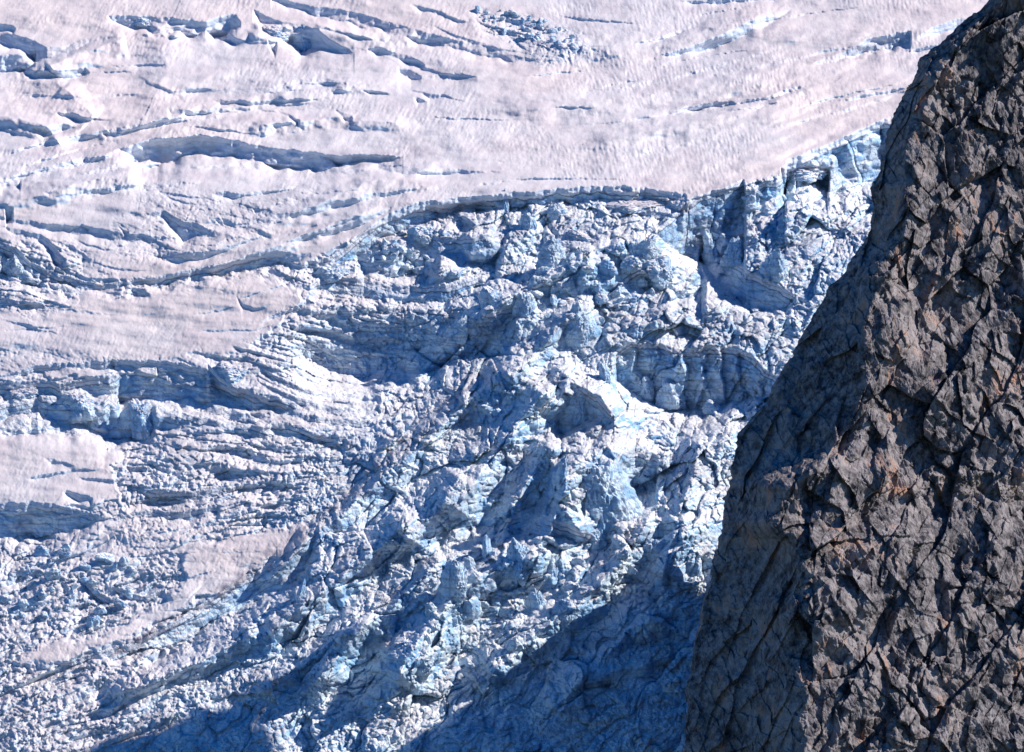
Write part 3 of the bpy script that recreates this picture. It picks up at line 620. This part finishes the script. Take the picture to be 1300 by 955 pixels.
# buttresses and gullies of the lit face
wxr = RP + 8 * fbm2(RP / 70, RQ / 70, 2, 201); wyr = RQ + 8 * fbm2(RP / 70, RQ / 70, 2, 207)
gu, gv = rot(wxr, wyr, 62, 150, 60)
litm = sstep(-10, 25, RP - A)
RY += litm * (-5 * (0.4 - np.abs(fbm2(gu, gv, 2, 211))) * 1.2)
fr, er, _ = facet(*rot(wxr, wyr, 58, 160, 66), 215, 2.0); RY += litm * fr * 3.9
fr3, er3, _ = facet(*rot(wxr, wyr, 128, 56, 26), 217, 1.8); RY += litm * fr3 * 1.6
fr2, er2, _ = facet(*rot(wxr, wyr, 70, 30, 14), 216); RY += (litm * .9 + .1) * fr2 * 1.1
fr4, er4, _ = facet(*rot(wxr, wyr, 62, 90, 22), 219); RY += (1 - litm) * (fr4 * 2.0 + 1.2 * fbm2(gu * 3, gv * 2, 3, 223)) * np.clip((RP - sil[:, None]) / 12, 0, 1)
RY += litm * 1.0 * np.exp(-er * 14)
for p_, q_, h_, a_, b_ in [(1040,668,6,34,14),(1180,360,4,30,60),(1125,265,7,26,30),(1165,395,5,10,40),(1200,450,4,12,26),(1215,700,5,14,30),(1120,780,4,12,60),(1190,760,4,10,50),(1060,600,-4,60,16),(1250,560,-4,60,30),(1120,690,-4,60,22)]:
    RY += bump2(p_, q_, a_, b_, h_) * litm
RV = to_world(RP, RQ, RY)
# hidden back of the ridge: behind the silhouette the rock runs on into the glacier's bank
tb = np.linspace(1, 0, nb, endpoint=False)[None] ** 1.5
blen = np.interp(rq, [-300, 0, 520, 590, 640, 1250], [12, 14, 22, 80, 170, 220])[:, None]
yb_ = RY[:, :1] + tb * blen
pb = sil[:, None] + 1.0 + tb * np.interp(rq, [-300, 540, 600, 1250], [30, 40, 6, 6])[:, None]
bq = np.repeat(rq[:, None], nb, 1); pb = pb + (4 * fbm2(yb_ / 9, bq / 40, 4, 631) + 3 * facet(yb_ / 12, bq / 46, 633)[0]) * np.clip(tb * 6, 0, 1); BV = to_world(pb, bq, yb_)
RV = np.concatenate([BV, RV], 1).astype(np.float32)
RN = normals(RV)
if RN[..., 1].mean() > 0: RN = -RN
RN = RN * .35 + np.array([.3, -.8, .5]); RN /= np.linalg.norm(RN, axis=-1, keepdims=True)
pr = .21; X, Y, Z = RV[..., 0] / pr, RV[..., 1] / pr, RV[..., 2] / pr
c, s_ = math.cos(D2R(-32)), math.sin(D2R(-32))
xr, zr = X * c - Z * s_, X * s_ + Z * c       # fracture frame, cracks lean
wn = n3(X / 40, Y / 40, Z / 40, 231) * 9
f1, f2, hid, ox, oy, oz = vor3((xr + wn * .6) / 15, Y / 60, (zr + wn * .6) / 28, 241)
a1 = (hid * 91.3) % 1 * 6.283; slab = (hid - .5) * 1.2 + 1.3 * (np.cos(a1) * ox + np.sin(a1) * oz)
f1b, f2b, hid2, ox2, oy2, oz2 = vor3((xr + wn * .3) / 6, Y / 30, (zr + wn * .3) / 11, 242)
a2 = (hid2 * 71.3) % 1 * 6.283; slab2 = (hid2 - .5) * 1.2 + 1.3 * (np.cos(a2) * ox2 + np.sin(a2) * oz2)
mod_ = .35 + .95 * sstep(-.3, .4, n3(X / 90, Y / 120, Z / 70, 261)); dr = mod_ * slab * 3.8 - .8 * np.exp(-(f2 - f1) * 14) + slab2 * 1.05 - .3 * np.exp(-(f2b - f1b) * 9)
dr = dr + .8 * fbm3(xr / 7, Y / 12, zr / 12, 3, 251, .6)
litw = np.concatenate([np.full((len(rq), nb), .45), np.clip(litm, .9, 1)], 1)
FQ = np.concatenate([np.zeros((len(rq), nb)), np.exp(-(((RP - 1190) / 7) ** 2 + ((RQ - 486) / 8) ** 2) ** 2)], 1)
RV = RV + RN * (dr * litw * (1 - FQ) * pr)[..., None]
RV = RV.astype(np.float32)

def rock_material():
    t = NT('ridge_rock'); pos = t.geo.outputs['Position']
    sx = t.n('ShaderNodeSeparateXYZ'); t.l(t.geo.outputs['Normal'], sx.inputs[0])
    n1 = t.noise(pos, .05, 5, .6); n2_ = t.noise(pos, .35, 6, .7); n3_ = t.noise(t.map((1, 1, .25), (0, .35, 0)), .14, 6, .7)
    col = t.mix(t.ramp(n2_, .36, .66), (.038, .036, .042), (.30, .272, .275))
    col = t.mix(t.ramp(n1, .42, .64), col, t.mix(.5, col, (.40, .35, .34)))
    col = t.mix(t.math('MULTIPLY', t.ramp(t.math('ADD', n3_, t.math('MULTIPLY', t.math('SUBTRACT', n1, .5), .6)), .56, .70), .8), col, (.44, .25, .17))
    col = t.mix(t.math('MULTIPLY', t.ramp(t.noise(pos, .16, 6, .7), .62, .72), .6), col, (.16, .13, .06))
    col = t.mix(t.math('MULTIPLY', t.ramp(t.noise(pos, 1.1, 4, .7), .5, .68), .5), col, (.07, .07, .09))
    t.l(col, t.b.inputs['Base Color']); t.b.inputs['Roughness'].default_value = .9; t.b.inputs['Specular IOR Level'].default_value = .1
    h = t.math('ADD', t.noise(pos, 1.3, 6, .7), t.math('MULTIPLY', t.ramp(t.vor(t.map((1, 1, .45), (0, .55, 0)), .8, 'DISTANCE_TO_EDGE'), 0, .15), .5))
    t.l(t.bump(h, .8, .3), t.b.inputs['Normal'])
    return t.m
rock = grid_mesh('rock_ridge', RV, {}, None, rock_material())
rock['kind'] = 'structure'; rock['label'] = 'steep dark rock ridge with a black shaded flank beside the glacier'

# ------------------------------------------------------------------ things
def bil(A, ax, ay, p, q):
    i = np.clip(np.searchsorted(ax, p) - 1, 0, len(ax) - 2); j = np.clip(np.searchsorted(ay, q) - 1, 0, len(ay) - 2)
    fx = (p - ax[i]) / (ax[i + 1] - ax[i]); fy = (q - ay[j]) / (ay[j + 1] - ay[j])
    return (A[j, i] * (1 - fx) + A[j, i + 1] * fx) * (1 - fy) + (A[j + 1, i] * (1 - fx) + A[j + 1, i + 1] * fx) * fy
block_mat = glacier_material('broken_ice', 1.0, .22, -5.0)
import bmesh
_ico = {}
def ico(sub):
    if sub not in _ico:
        bm = bmesh.new(); bmesh.ops.create_icosphere(bm, subdivisions=sub, radius=1)
        v = np.array([x.co[:] for x in bm.verts]); f = np.array([[y.index for y in x.verts] for x in bm.faces]); bm.free(); _ico[sub] = (v, f)
    return _ico[sub]
def chunk(seed, size, sub=4, rough_=.05, planes=13, peak=0.0, flat_top=None):
    """an angular lump of ice: a ball cut by random planes, chipped by noise; size = half extents in metres"""
    r = np.random.RandomState(seed); v, f = ico(sub)
    n = r.normal(size=(planes, 3)); n /= np.linalg.norm(n, axis=1, keepdims=True); d = r.uniform(.55, 1.0, planes)
    n = np.vstack([n, [.55, -.35, .76], [.8, -.5, .2], [-.7, -.7, .1]]); d = np.append(d, [.55 + .1 * r.rand(), .6, .6]); n[-3:] += r.normal(size=(3, 3)) * .18; n[-3:] /= np.linalg.norm(n[-3:], axis=1, keepdims=True)
    if flat_top is not None: n = np.vstack([n, [flat_top[0], flat_top[1], 1]]); n[-1] /= np.linalg.norm(n[-1]); d = np.append(d, .62)
    dot = v @ n.T; rr_ = np.where(dot > .05, d / np.maximum(dot, .05), 9); rr_ = np.concatenate([rr_, np.full((len(v), 1), 1.12)], 1); rad = -np.log(np.exp(-9 * rr_).sum(1)) / 9
    o = seed * 3.17 % 97
    rad = rad * (1 + rough_ * 1.6 * n3(v[:, 0] * 2.2 + o, v[:, 1] * 2.2, v[:, 2] * 2.2, 3) + rough_ * fbm3(v[:, 0] * 6 + o, v[:, 1] * 6, v[:, 2] * 6, 2, 5))
    w_ = v * rad[:, None]
    if sub >= 5:
        mpx = float(max(size)) / .25          # size in photo pixels
        k_ = mpx / 11.0; s1, s2, i_, a1_, a2_, a3_ = vor3(w_[:, 0] * k_ + o, w_[:, 1] * k_, w_[:, 2] * k_ * .55, 31)
        an = (i_ * 91.3) % 1 * 6.283; fac = (i_ - .5) * 1.3 + 1.1 * (np.cos(an) * a1_ + np.sin(an) * a3_)
        w_ = w_ * (1 + (fac * 2.6 + 2.2 * fbm3(w_[:, 0] * k_ * .8, w_[:, 1] * k_ * .8 + o, w_[:, 2] * k_ * .5, 3, 37, .55, True)) / mpx)[:, None]
    if peak: 
        t_ = np.clip(w_[:, 2] + .2, 0, None); w_[:, :2] *= (1 - peak * np.clip(t_, 0, 1))[:, None]; w_[:, 2] *= 1 + .3 * peak
    return w_ * np.array(size), f
def tri_mesh(name, v, f, mat, smooth=True):
    me = bpy.data.meshes.new(name); me.from_pydata(v.tolist(), [], f.tolist()); me.materials.append(mat)
    me.polygons.foreach_set('use_smooth', np.full(len(f), smooth)); 
    if smooth: me.set_sharp_from_angle(angle=D2R(38))
    me.update(); return me
def ground(p, q): return bil(V, gp, gq, p, q)
def tagit(o, label, cat, group=None):
    o['label'] = label; o['category'] = cat
    if group: o['group'] = group

# landmark seracs: p, q, half width, half height (photo px), tilt, peak, seed, capped, name, category, label
SER = [
 (642,257,7,13,2,.75,1,0,'ice_pinnacle','pinnacle','thin white ice spike standing against the long headwall lip'),
 (700,328,24,22,12,.2,2,0,'serac','ice tower','pale blue serac with curved dark bands below the ice spike'),
 (672,285,13,12,-10,.4,3,0,'serac','ice tower','small blue lump of ice just below the thin ice spike'),
 (802,262,47,8,7,0,4,1,'ice_slab','ice slab','long snow topped ice slab lying under the headwall lip'),
 (838,251,26,5,10,0,5,1,'ice_slab','ice slab','short snow topped slab wedged highest under the headwall lip'),
 (742,302,24,7,-20,0,6,1,'ice_slab','ice slab','thin brown edged slab leaning up between rubble and snowy slabs'),
 (707,272,16,16,5,.3,7,0,'serac','ice tower','bright bluish white lump with a rough crest below the headwall'),
 (822,318,20,18,-25,.5,8,0,'serac','ice tower','blue leaning fin of ice right of the snowy slabs'),
 (840,342,26,16,-48,.35,9,0,'serac','ice tower','polished pale blue fin sloping down to the right'),
 (862,372,20,15,-35,.4,10,0,'serac','ice tower','pale wedge of ice at the foot of the polished blue fin'),
 (1014,217,42,11,3,0,11,1,'ice_slab','ice slab','big layered ice block standing free under the upper right cliff'),
 (1030,208,11,4,0,0,12,0,'ice_block','ice block','small white block balanced on the big layered ice block'),
 (904,322,14,26,10,.3,13,0,'serac','ice tower','tall blue ice buttress in front of the dark left facing cliff'),
 (932,330,20,22,-20,.4,14,0,'serac','ice tower','light blue pointed serac right of the tall blue buttress'),
 (540,300,26,12,15,.1,15,0,'serac','ice tower','white topped heap of ice beside the deep blue pit'),
 (420,350,34,13,18,.1,16,0,'ice_block','ice block','greyish wedge of ice with dark shaded underside left of the white heap'),
 (575,347,18,7,6,0,17,0,'ice_block','ice block','long bright white block on the shelf below the curved dark bands'),
 (625,380,16,14,20,.3,18,0,'serac','ice tower','smooth white block beside the dirty diagonal band'),
 (585,418,16,16,-25,.6,19,0,'serac','ice tower','pointed grey ice tooth above the dirty diagonal band'),
 (665,395,16,20,-20,.5,20,0,'serac','ice tower','sharp pale ice tooth with a shaded left side in the centre'),
 (735,425,30,32,-15,.35,21,0,'serac','ice tower','broad turquoise serac at the centre with a ragged crest'),
 (735,525,32,38,-10,.45,22,0,'serac','ice tower','large blue grey serac with a straight vertical left face'),
 (768,478,9,14,5,.2,23,0,'serac','ice tower','small pale ice pillar in the shadow of the big right cliff'),
 (822,497,12,15,0,.2,24,0,'serac','ice tower','rounded grey ice pillar left of its twin below the big cliff'),
 (850,500,22,16,-5,.3,25,0,'serac','ice tower','wide domed serac with a dark hollow below the big cliff'),
 (905,520,16,10,0,.1,26,0,'ice_block','ice block','rounded dirty white block between the domed serac and the ridge'),
 (762,632,46,54,12,.3,27,0,'serac','ice tower','huge grey dirt speckled serac low in the icefall'),
 (715,602,9,22,-14,.3,28,0,'serac','ice tower','slender pale ice blade left of the huge speckled serac'),
 (617,700,8,20,3,.2,29,0,'ice_pinnacle','pinnacle','slim grey ice finger standing alone in blue shade'),
 (382,752,6,16,-18,.5,30,0,'ice_pinnacle','pinnacle','thin white ice blade beside the dark debris line'),
 (660,716,22,30,-8,.35,31,0,'serac','ice tower','bright white serac below the hollow of the speckled serac'),
 (700,735,16,24,-5,.5,32,0,'serac','ice tower','pointed greenish white serac right of the bright white one'),
 (682,765,12,14,0,.6,33,0,'ice_block','ice block','small pointed white block at the foot of the bright seracs'),
 (755,690,24,18,-20,.2,34,0,'serac','ice tower','pale blue serac under the right foot of the speckled serac'),
 (835,700,22,20,0,.2,35,0,'serac','ice tower','rounded serac half in the shadow of the rock ridge'),
 (580,745,22,26,-15,.3,36,0,'serac','ice tower','white serac rising from the deep blue gully'),
 (720,780,22,20,-12,.2,37,0,'serac','ice tower','rounded white serac at the edge of the ridge shadow'),
 (535,838,26,22,-12,.2,38,0,'serac','ice tower','grooved white serac at the bottom of the icefall'),
 (180,532,24,26,0,.1,39,1,'ice_block','ice block','tall flat topped ice block in the broken left shelf'),
 (100,514,30,18,0,.05,40,1,'ice_block','ice block','wide snow capped ice block on the left shelf'),
 (26,500,32,10,14,0,41,1,'ice_slab','ice slab','snow capped slab tilted up at the left edge'),
 (162,484,10,12,0,.3,42,0,'ice_block','ice block','small leaning white block beneath the cracked shelf edge'),
 (292,474,26,13,-12,0,43,1,'ice_block','ice block','broad ice block split off at the right end of the left shelf'),
 (22,345,18,14,-20,.3,44,0,'serac','ice tower','jagged pale serac in the crevasse at the left edge'),
 (345,41,28,10,0,0,45,1,'ice_block','ice block','square snow block sitting in the upper left crevasse'),
 (386,48,20,18,-6,.7,46,0,'serac','ice tower','triangular snow peak right of the square snow block'),
 (182,30,22,8,4,.3,47,0,'snow_block','snow block','bright lumpy snow block on the rim of the upper crevasse'),
 (390,450,9,7,0,.1,48,0,'ice_block','ice block','small white block perched at the rim of the blue hollow'),
 (955,527,10,9,-30,.2,49,0,'ice_block','ice block','small smooth turquoise block touching the rock ridge'),
 (985,345,22,26,-20,.3,50,0,'serac','ice tower','grey streaked serac between the blue buttresses and the ridge'),
]
for (p_, q_, hw, hh, tilt, pk, sd, cap, nm, cat, lab) in SER:
    g = ground(p_, q_ + hh * .35); m = g[1] / F
    v_, f_ = chunk(500 + sd, (hw * m, max(hw, hh) * .75 * m, hh * m * 1.15), 6 if max(hw, hh) > 18 else 5, .13, 10, pk if nm == 'ice_pinnacle' else pk * .3, (.1, -.25) if cap else None)
    a = D2R(-tilt); R_ = np.array([[math.cos(a), 0, math.sin(a)], [0, 1, 0], [-math.sin(a), 0, math.cos(a)]])
    v_ = v_ @ R_.T
    top = None
    if cap:
        c0, c1, c2 = v_[f_[:, 0]], v_[f_[:, 1]], v_[f_[:, 2]]; fn = np.cross(c1 - c0, c2 - c0); fn /= np.linalg.norm(fn, axis=1, keepdims=True) + 1e-9
        cz = (c0 + c1 + c2)[:, 2] / 3; top = (fn[:, 2] > .62) & (cz > 0)
    o = link(bpy.data.objects.new(nm, tri_mesh(nm, v_, f_ if top is None else f_[~top], block_mat)))
    y_ = g[1] + .25 * hw * m; rx_, rz_ = ray(p_, q_); o.location = (rx_ * y_, y_, CAMZ + rz_ * y_)
    tagit(o, lab, cat)
    if top is not None and top.any():
        c_ = link(bpy.data.objects.new('snow_cap', tri_mesh('snow_cap', v_, f_[top], cap_mat))); c_.parent = o

# loose blocks: region ellipse, how many, size range in px, label, group
protos = [tri_mesh('ice_block', *chunk(900 + k, (1, 1, .85), 4, .14, 6, .15 * (k % 3)), block_mat) for k in range(10)]
BL = [
 (668,36,66,17,60,2,6.5,.28,'small white ice block in the debris fan under the upper bowl','blocks in the debris fan under the upper bowl'),
 (505,330,42,20,36,3,9,.2,'white ice block in the rubble pile below the headwall','blocks in the rubble pile below the headwall'),
 (750,370,110,55,64,3,10,-.2,'pale ice block in the rubble of the central icefall','blocks in the rubble of the central icefall'),
 (970,280,80,45,46,3,9,-.5,'white block in the rubble slope beneath the right hand ice cliff','blocks in the rubble slope beneath the right hand ice cliff'),
 (640,770,180,80,50,5,13,-.3,'rounded ice block in the bright ice at the foot of the icefall','blocks at the foot of the icefall'),
 (90,745,100,50,44,4,12,0,'rounded ice block in the jumble at the lower left','blocks in the jumble at the lower left'),
]
for (cx_, cy_, ax_, ay_, n_, s0, s1, sl, lab, grp) in BL:
    for k in range(n_):
        a, r_ = RNG.uniform(0, 6.283), math.sqrt(RNG.uniform(0, 1)); p_ = cx_ + ax_ * r_ * math.cos(a); q_ = cy_ + ay_ * r_ * math.sin(a) + sl * ax_ * r_ * math.cos(a)
        sz = s0 + (s1 - s0) * RNG.uniform() ** 2
        g = ground(p_, q_); m = g[1] / F
        o = link(bpy.data.objects.new('ice_block', protos[RNG.randint(10)])); o.location = (float(g[0]), float(g[1]) - .2 * sz * m, float(g[2]) + .25 * sz * m)
        e = RNG.uniform(.6, 1.35, 3) * sz * m; o.scale = e.tolist(); o.rotation_euler = (RNG.uniform(-.5, .5), RNG.uniform(-.5, .5), RNG.uniform(0, 6.28))
        tagit(o, lab, 'ice block', grp)

# grass on the ledge of the ridge
gm = NT('dry_alpine_grass'); gm.l(gm.mix(gm.ramp(gm.noise(gm.geo.outputs['Position'], .8, 3), .4, .6), (.07, .085, .03), (.16, .12, .05)), gm.b.inputs['Base Color']); gm.b.inputs['Roughness'].default_value = .8
gv, gf = [], []
nbk = BV.shape[1]
def rock_at(p, q):
    j = int(np.clip(np.searchsorted(rq, q) - 1, 0, len(rq) - 2)); row = RP[j]; i = int(np.clip(np.searchsorted(row, p) - 1, 0, len(row) - 2))
    return RV[j, nbk + i]
for (cx_, cy_, ax_, ay_, n_) in [(1235,616,55,14,230),(1285,628,30,10,80),(1070,612,12,4,20),(1160,700,8,4,22),(1090,640,30,5,26),(1175,695,24,4,26),(1260,455,20,5,18),(1150,110,14,5,12),(1240,130,24,8,18),(1060,655,20,4,18)]:
    for k in range(n_):
        a, r_ = RNG.uniform(0, 6.283), math.sqrt(RNG.uniform(0, 1)); b_ = rock_at(cx_ + ax_ * r_ * math.cos(a), cy_ + ay_ * r_ * math.sin(a))
        for z in range(9):
            o_ = b_ + np.array([RNG.uniform(-.3, .3), RNG.uniform(-.25, .1), -.1]); h_ = RNG.uniform(.25, .6); dx_, dy_ = RNG.uniform(-.3, .3, 2); ww = .07
            i0 = len(gv); gv += [o_ + [-ww, 0, 0], o_ + [ww, 0, 0], o_ + [dx_, dy_ - .1, h_]]; gf.append([i0, i0 + 1, i0 + 2])
go = link(bpy.data.objects.new('grass', tri_mesh('grass', np.array(gv), np.array(gf), gm.m, False))); go['kind'] = 'stuff'; go['label'] = 'dry olive grass tufts on the ledges of the rock ridge'

# climber
def flatmat(name, col, r=.8):
    t = NT(name); t.l(t.mix(t.ramp(t.noise(t.geo.outputs['Position'], 9, 3), .3, .7), tuple(c * .8 for c in col), col), t.b.inputs['Base Color']); t.b.inputs['Roughness'].default_value = r; return t.m
def skin(name, pts, edges, rad, mat, parent=None, sub=2):
    me = bpy.data.meshes.new(name); me.from_pydata(pts, edges, []); o = link(bpy.data.objects.new(name, me)); me.materials.append(mat)
    md = o.modifiers.new('skin', 'SKIN'); md.use_smooth_shade = True
    for k_, r_ in enumerate(rad): me.skin_vertices[0].data[k_].radius = (r_, r_)
    me.skin_vertices[0].data[0].use_root = True
    ms = o.modifiers.new('sub', 'SUBSURF'); ms.levels = ms.render_levels = sub
    if parent: o.parent = parent
    return o
skinm = flatmat('skin', (.45, .27, .2)); purple = flatmat('purple_jacket_cloth', (.42, .05, .48)); dark = flatmat('dark_trouser_cloth', (.02, .02, .028)); brown = flatmat('dark_hair', (.03, .02, .015)); boot = flatmat('boot_leather', (.03, .025, .02))
J = dict(pel=(0,0,.95), wai=(0,-.02,1.1), che=(0,.02,1.32), nk=(0,.03,1.5), hd=(0,.04,1.62), top=(0,.04,1.74),
         lsh=(-.18,.03,1.43), lel=(-.3,.15,1.2), lha=(-.24,.34,1.3), rsh=(.18,.03,1.43), rel=(.32,.16,1.3), rha=(.27,.36,1.5),
         lhp=(-.1,0,.92), lkn=(-.14,.12,.52), lan=(-.13,.0,.09), lto=(-.13,.17,.04), rhp=(.1,0,.92), rkn=(.17,.22,.62), ran=(.18,.12,.22), rto=(.18,.29,.18))
def chain(names, rads, eds):
    k_ = {n_: i for i, n_ in enumerate(names)}; return [J[n_] for n_ in names], [(k_[a], k_[b]) for a, b in eds], rads
nm = ['pel','wai','che','nk','hd','top','lsh','lel','lha','rsh','rel','rha','lhp','lkn','lan','lto','rhp','rkn','ran','rto']
ed = [('pel','wai'),('wai','che'),('che','nk'),('nk','hd'),('hd','top'),('che','lsh'),('lsh','lel'),('lel','lha'),('che','rsh'),('rsh','rel'),('rel','rha'),('pel','lhp'),('lhp','lkn'),('lkn','lan'),('lan','lto'),('pel','rhp'),('rhp','rkn'),('rkn','ran'),('ran','rto')]
ra = [.13,.12,.14,.055,.1,.07,.06,.045,.035,.06,.045,.035,.085,.06,.045,.04,.085,.06,.045,.04]
a_, b_, c_ = chain(nm, ra, ed); person = skin('person', a_, b_, c_, skinm)
fb = Vector(rock_at(1190, 489).tolist()); yy = min(float(rock_at(1190 + dx_, 486 + dy_)[1]) for dx_ in (-2, -1, 0, 1, 2) for dy_ in (1, 2, 3, 4, 5))
person.location = (fb.x, yy - .75, fb.z); tagit(person, 'climber in a purple jacket and dark trousers standing on the sunlit rock face', 'person')
nm = ['che','wai','pel','lsh','lel','lha','rsh','rel','rha']; ed = [('che','wai'),('wai','pel'),('che','lsh'),('lsh','lel'),('lel','lha'),('che','rsh'),('rsh','rel'),('rel','rha')]
J2 = dict(J); J['lha'] = (-.25,.3,1.28); J['rha'] = (.28,.32,1.46)
a_, b_, c_ = chain(nm, [.19,.165,.16,.09,.07,.05,.09,.07,.05], ed); skin('jacket', a_, b_, c_, purple, person)
J = J2
nm = ['pel','lhp','lkn','lan','rhp','rkn','ran']; ed = [('pel','lhp'),('lhp','lkn'),('lkn','lan'),('pel','rhp'),('rhp','rkn'),('rkn','ran')]
a_, b_, c_ = chain(nm, [.15,.11,.08,.06,.11,.08,.06], ed); skin('trousers', a_, b_, c_, dark, person)
for s_ in ('l', 'r'):
    A0 = Vector(J[s_ + 'an']); B0 = Vector(J[s_ + 'to']); skin('boot', [tuple(A0), tuple(A0 - Vector((0, .04, .04))), tuple(B0)], [(0, 1), (1, 2)], [.065, .06, .05], boot, person)
skin('hair', [(0, .02, 1.67), (0, -.01, 1.6), (0, .05, 1.76)], [(0, 1), (0, 2)], [.115, .07, .06], brown, person)

# ------------------------------------------------------------------ light, world, camera
sc = bpy.context.scene
w = bpy.data.worlds.new('World'); sc.world = w; w.use_nodes = True
bg = w.node_tree.nodes['Background']; sky = w.node_tree.nodes.new('ShaderNodeTexSky'); sky.sky_type = 'NISHITA'; sky.sun_disc = False
el = math.asin(SUN.z); az = math.atan2(SUN.x, SUN.y)
sky.sun_elevation = el; sky.sun_rotation = az; sky.altitude = 2500; sky.air_density = 1.0; sky.dust_density = .3; sky.ozone_density = 3.0
hs = w.node_tree.nodes.new('ShaderNodeHueSaturation'); hs.inputs['Saturation'].default_value = 1.75; hs.inputs['Hue'].default_value = .51
w.node_tree.links.new(sky.outputs[0], hs.inputs['Color']); w.node_tree.links.new(hs.outputs[0], bg.inputs[0]); bg.inputs[1].default_value = .108
L = bpy.data.lights.new('sun', 'SUN'); L.energy = 5.0; L.angle = D2R(.5); L.color = (1.0, .93, .85)
lo = link(bpy.data.objects.new('sun', L)); lo.rotation_euler = SUN.to_track_quat('Z', 'Y').to_euler()
cam = bpy.data.cameras.new('camera'); cam.sensor_width = 36; cam.lens = 18 / math.tan(HFOV / 2); cam.clip_start = 5; cam.clip_end = 9000
co = link(bpy.data.objects.new('camera', cam)); co.location = (0, 0, CAMZ); co.rotation_euler = (math.pi / 2 - PITCH, 0, 0); sc.camera = co
sc.view_settings.view_transform = 'Standard'; sc.view_settings.look = 'None'; sc.view_settings.exposure = 0.33; sc.view_settings.gamma = 1
sc.view_settings.use_curve_mapping = False
sc.cycles.max_bounces = 6; sc.cycles.diffuse_bounces = 3; sc.cycles.use_denoising = True
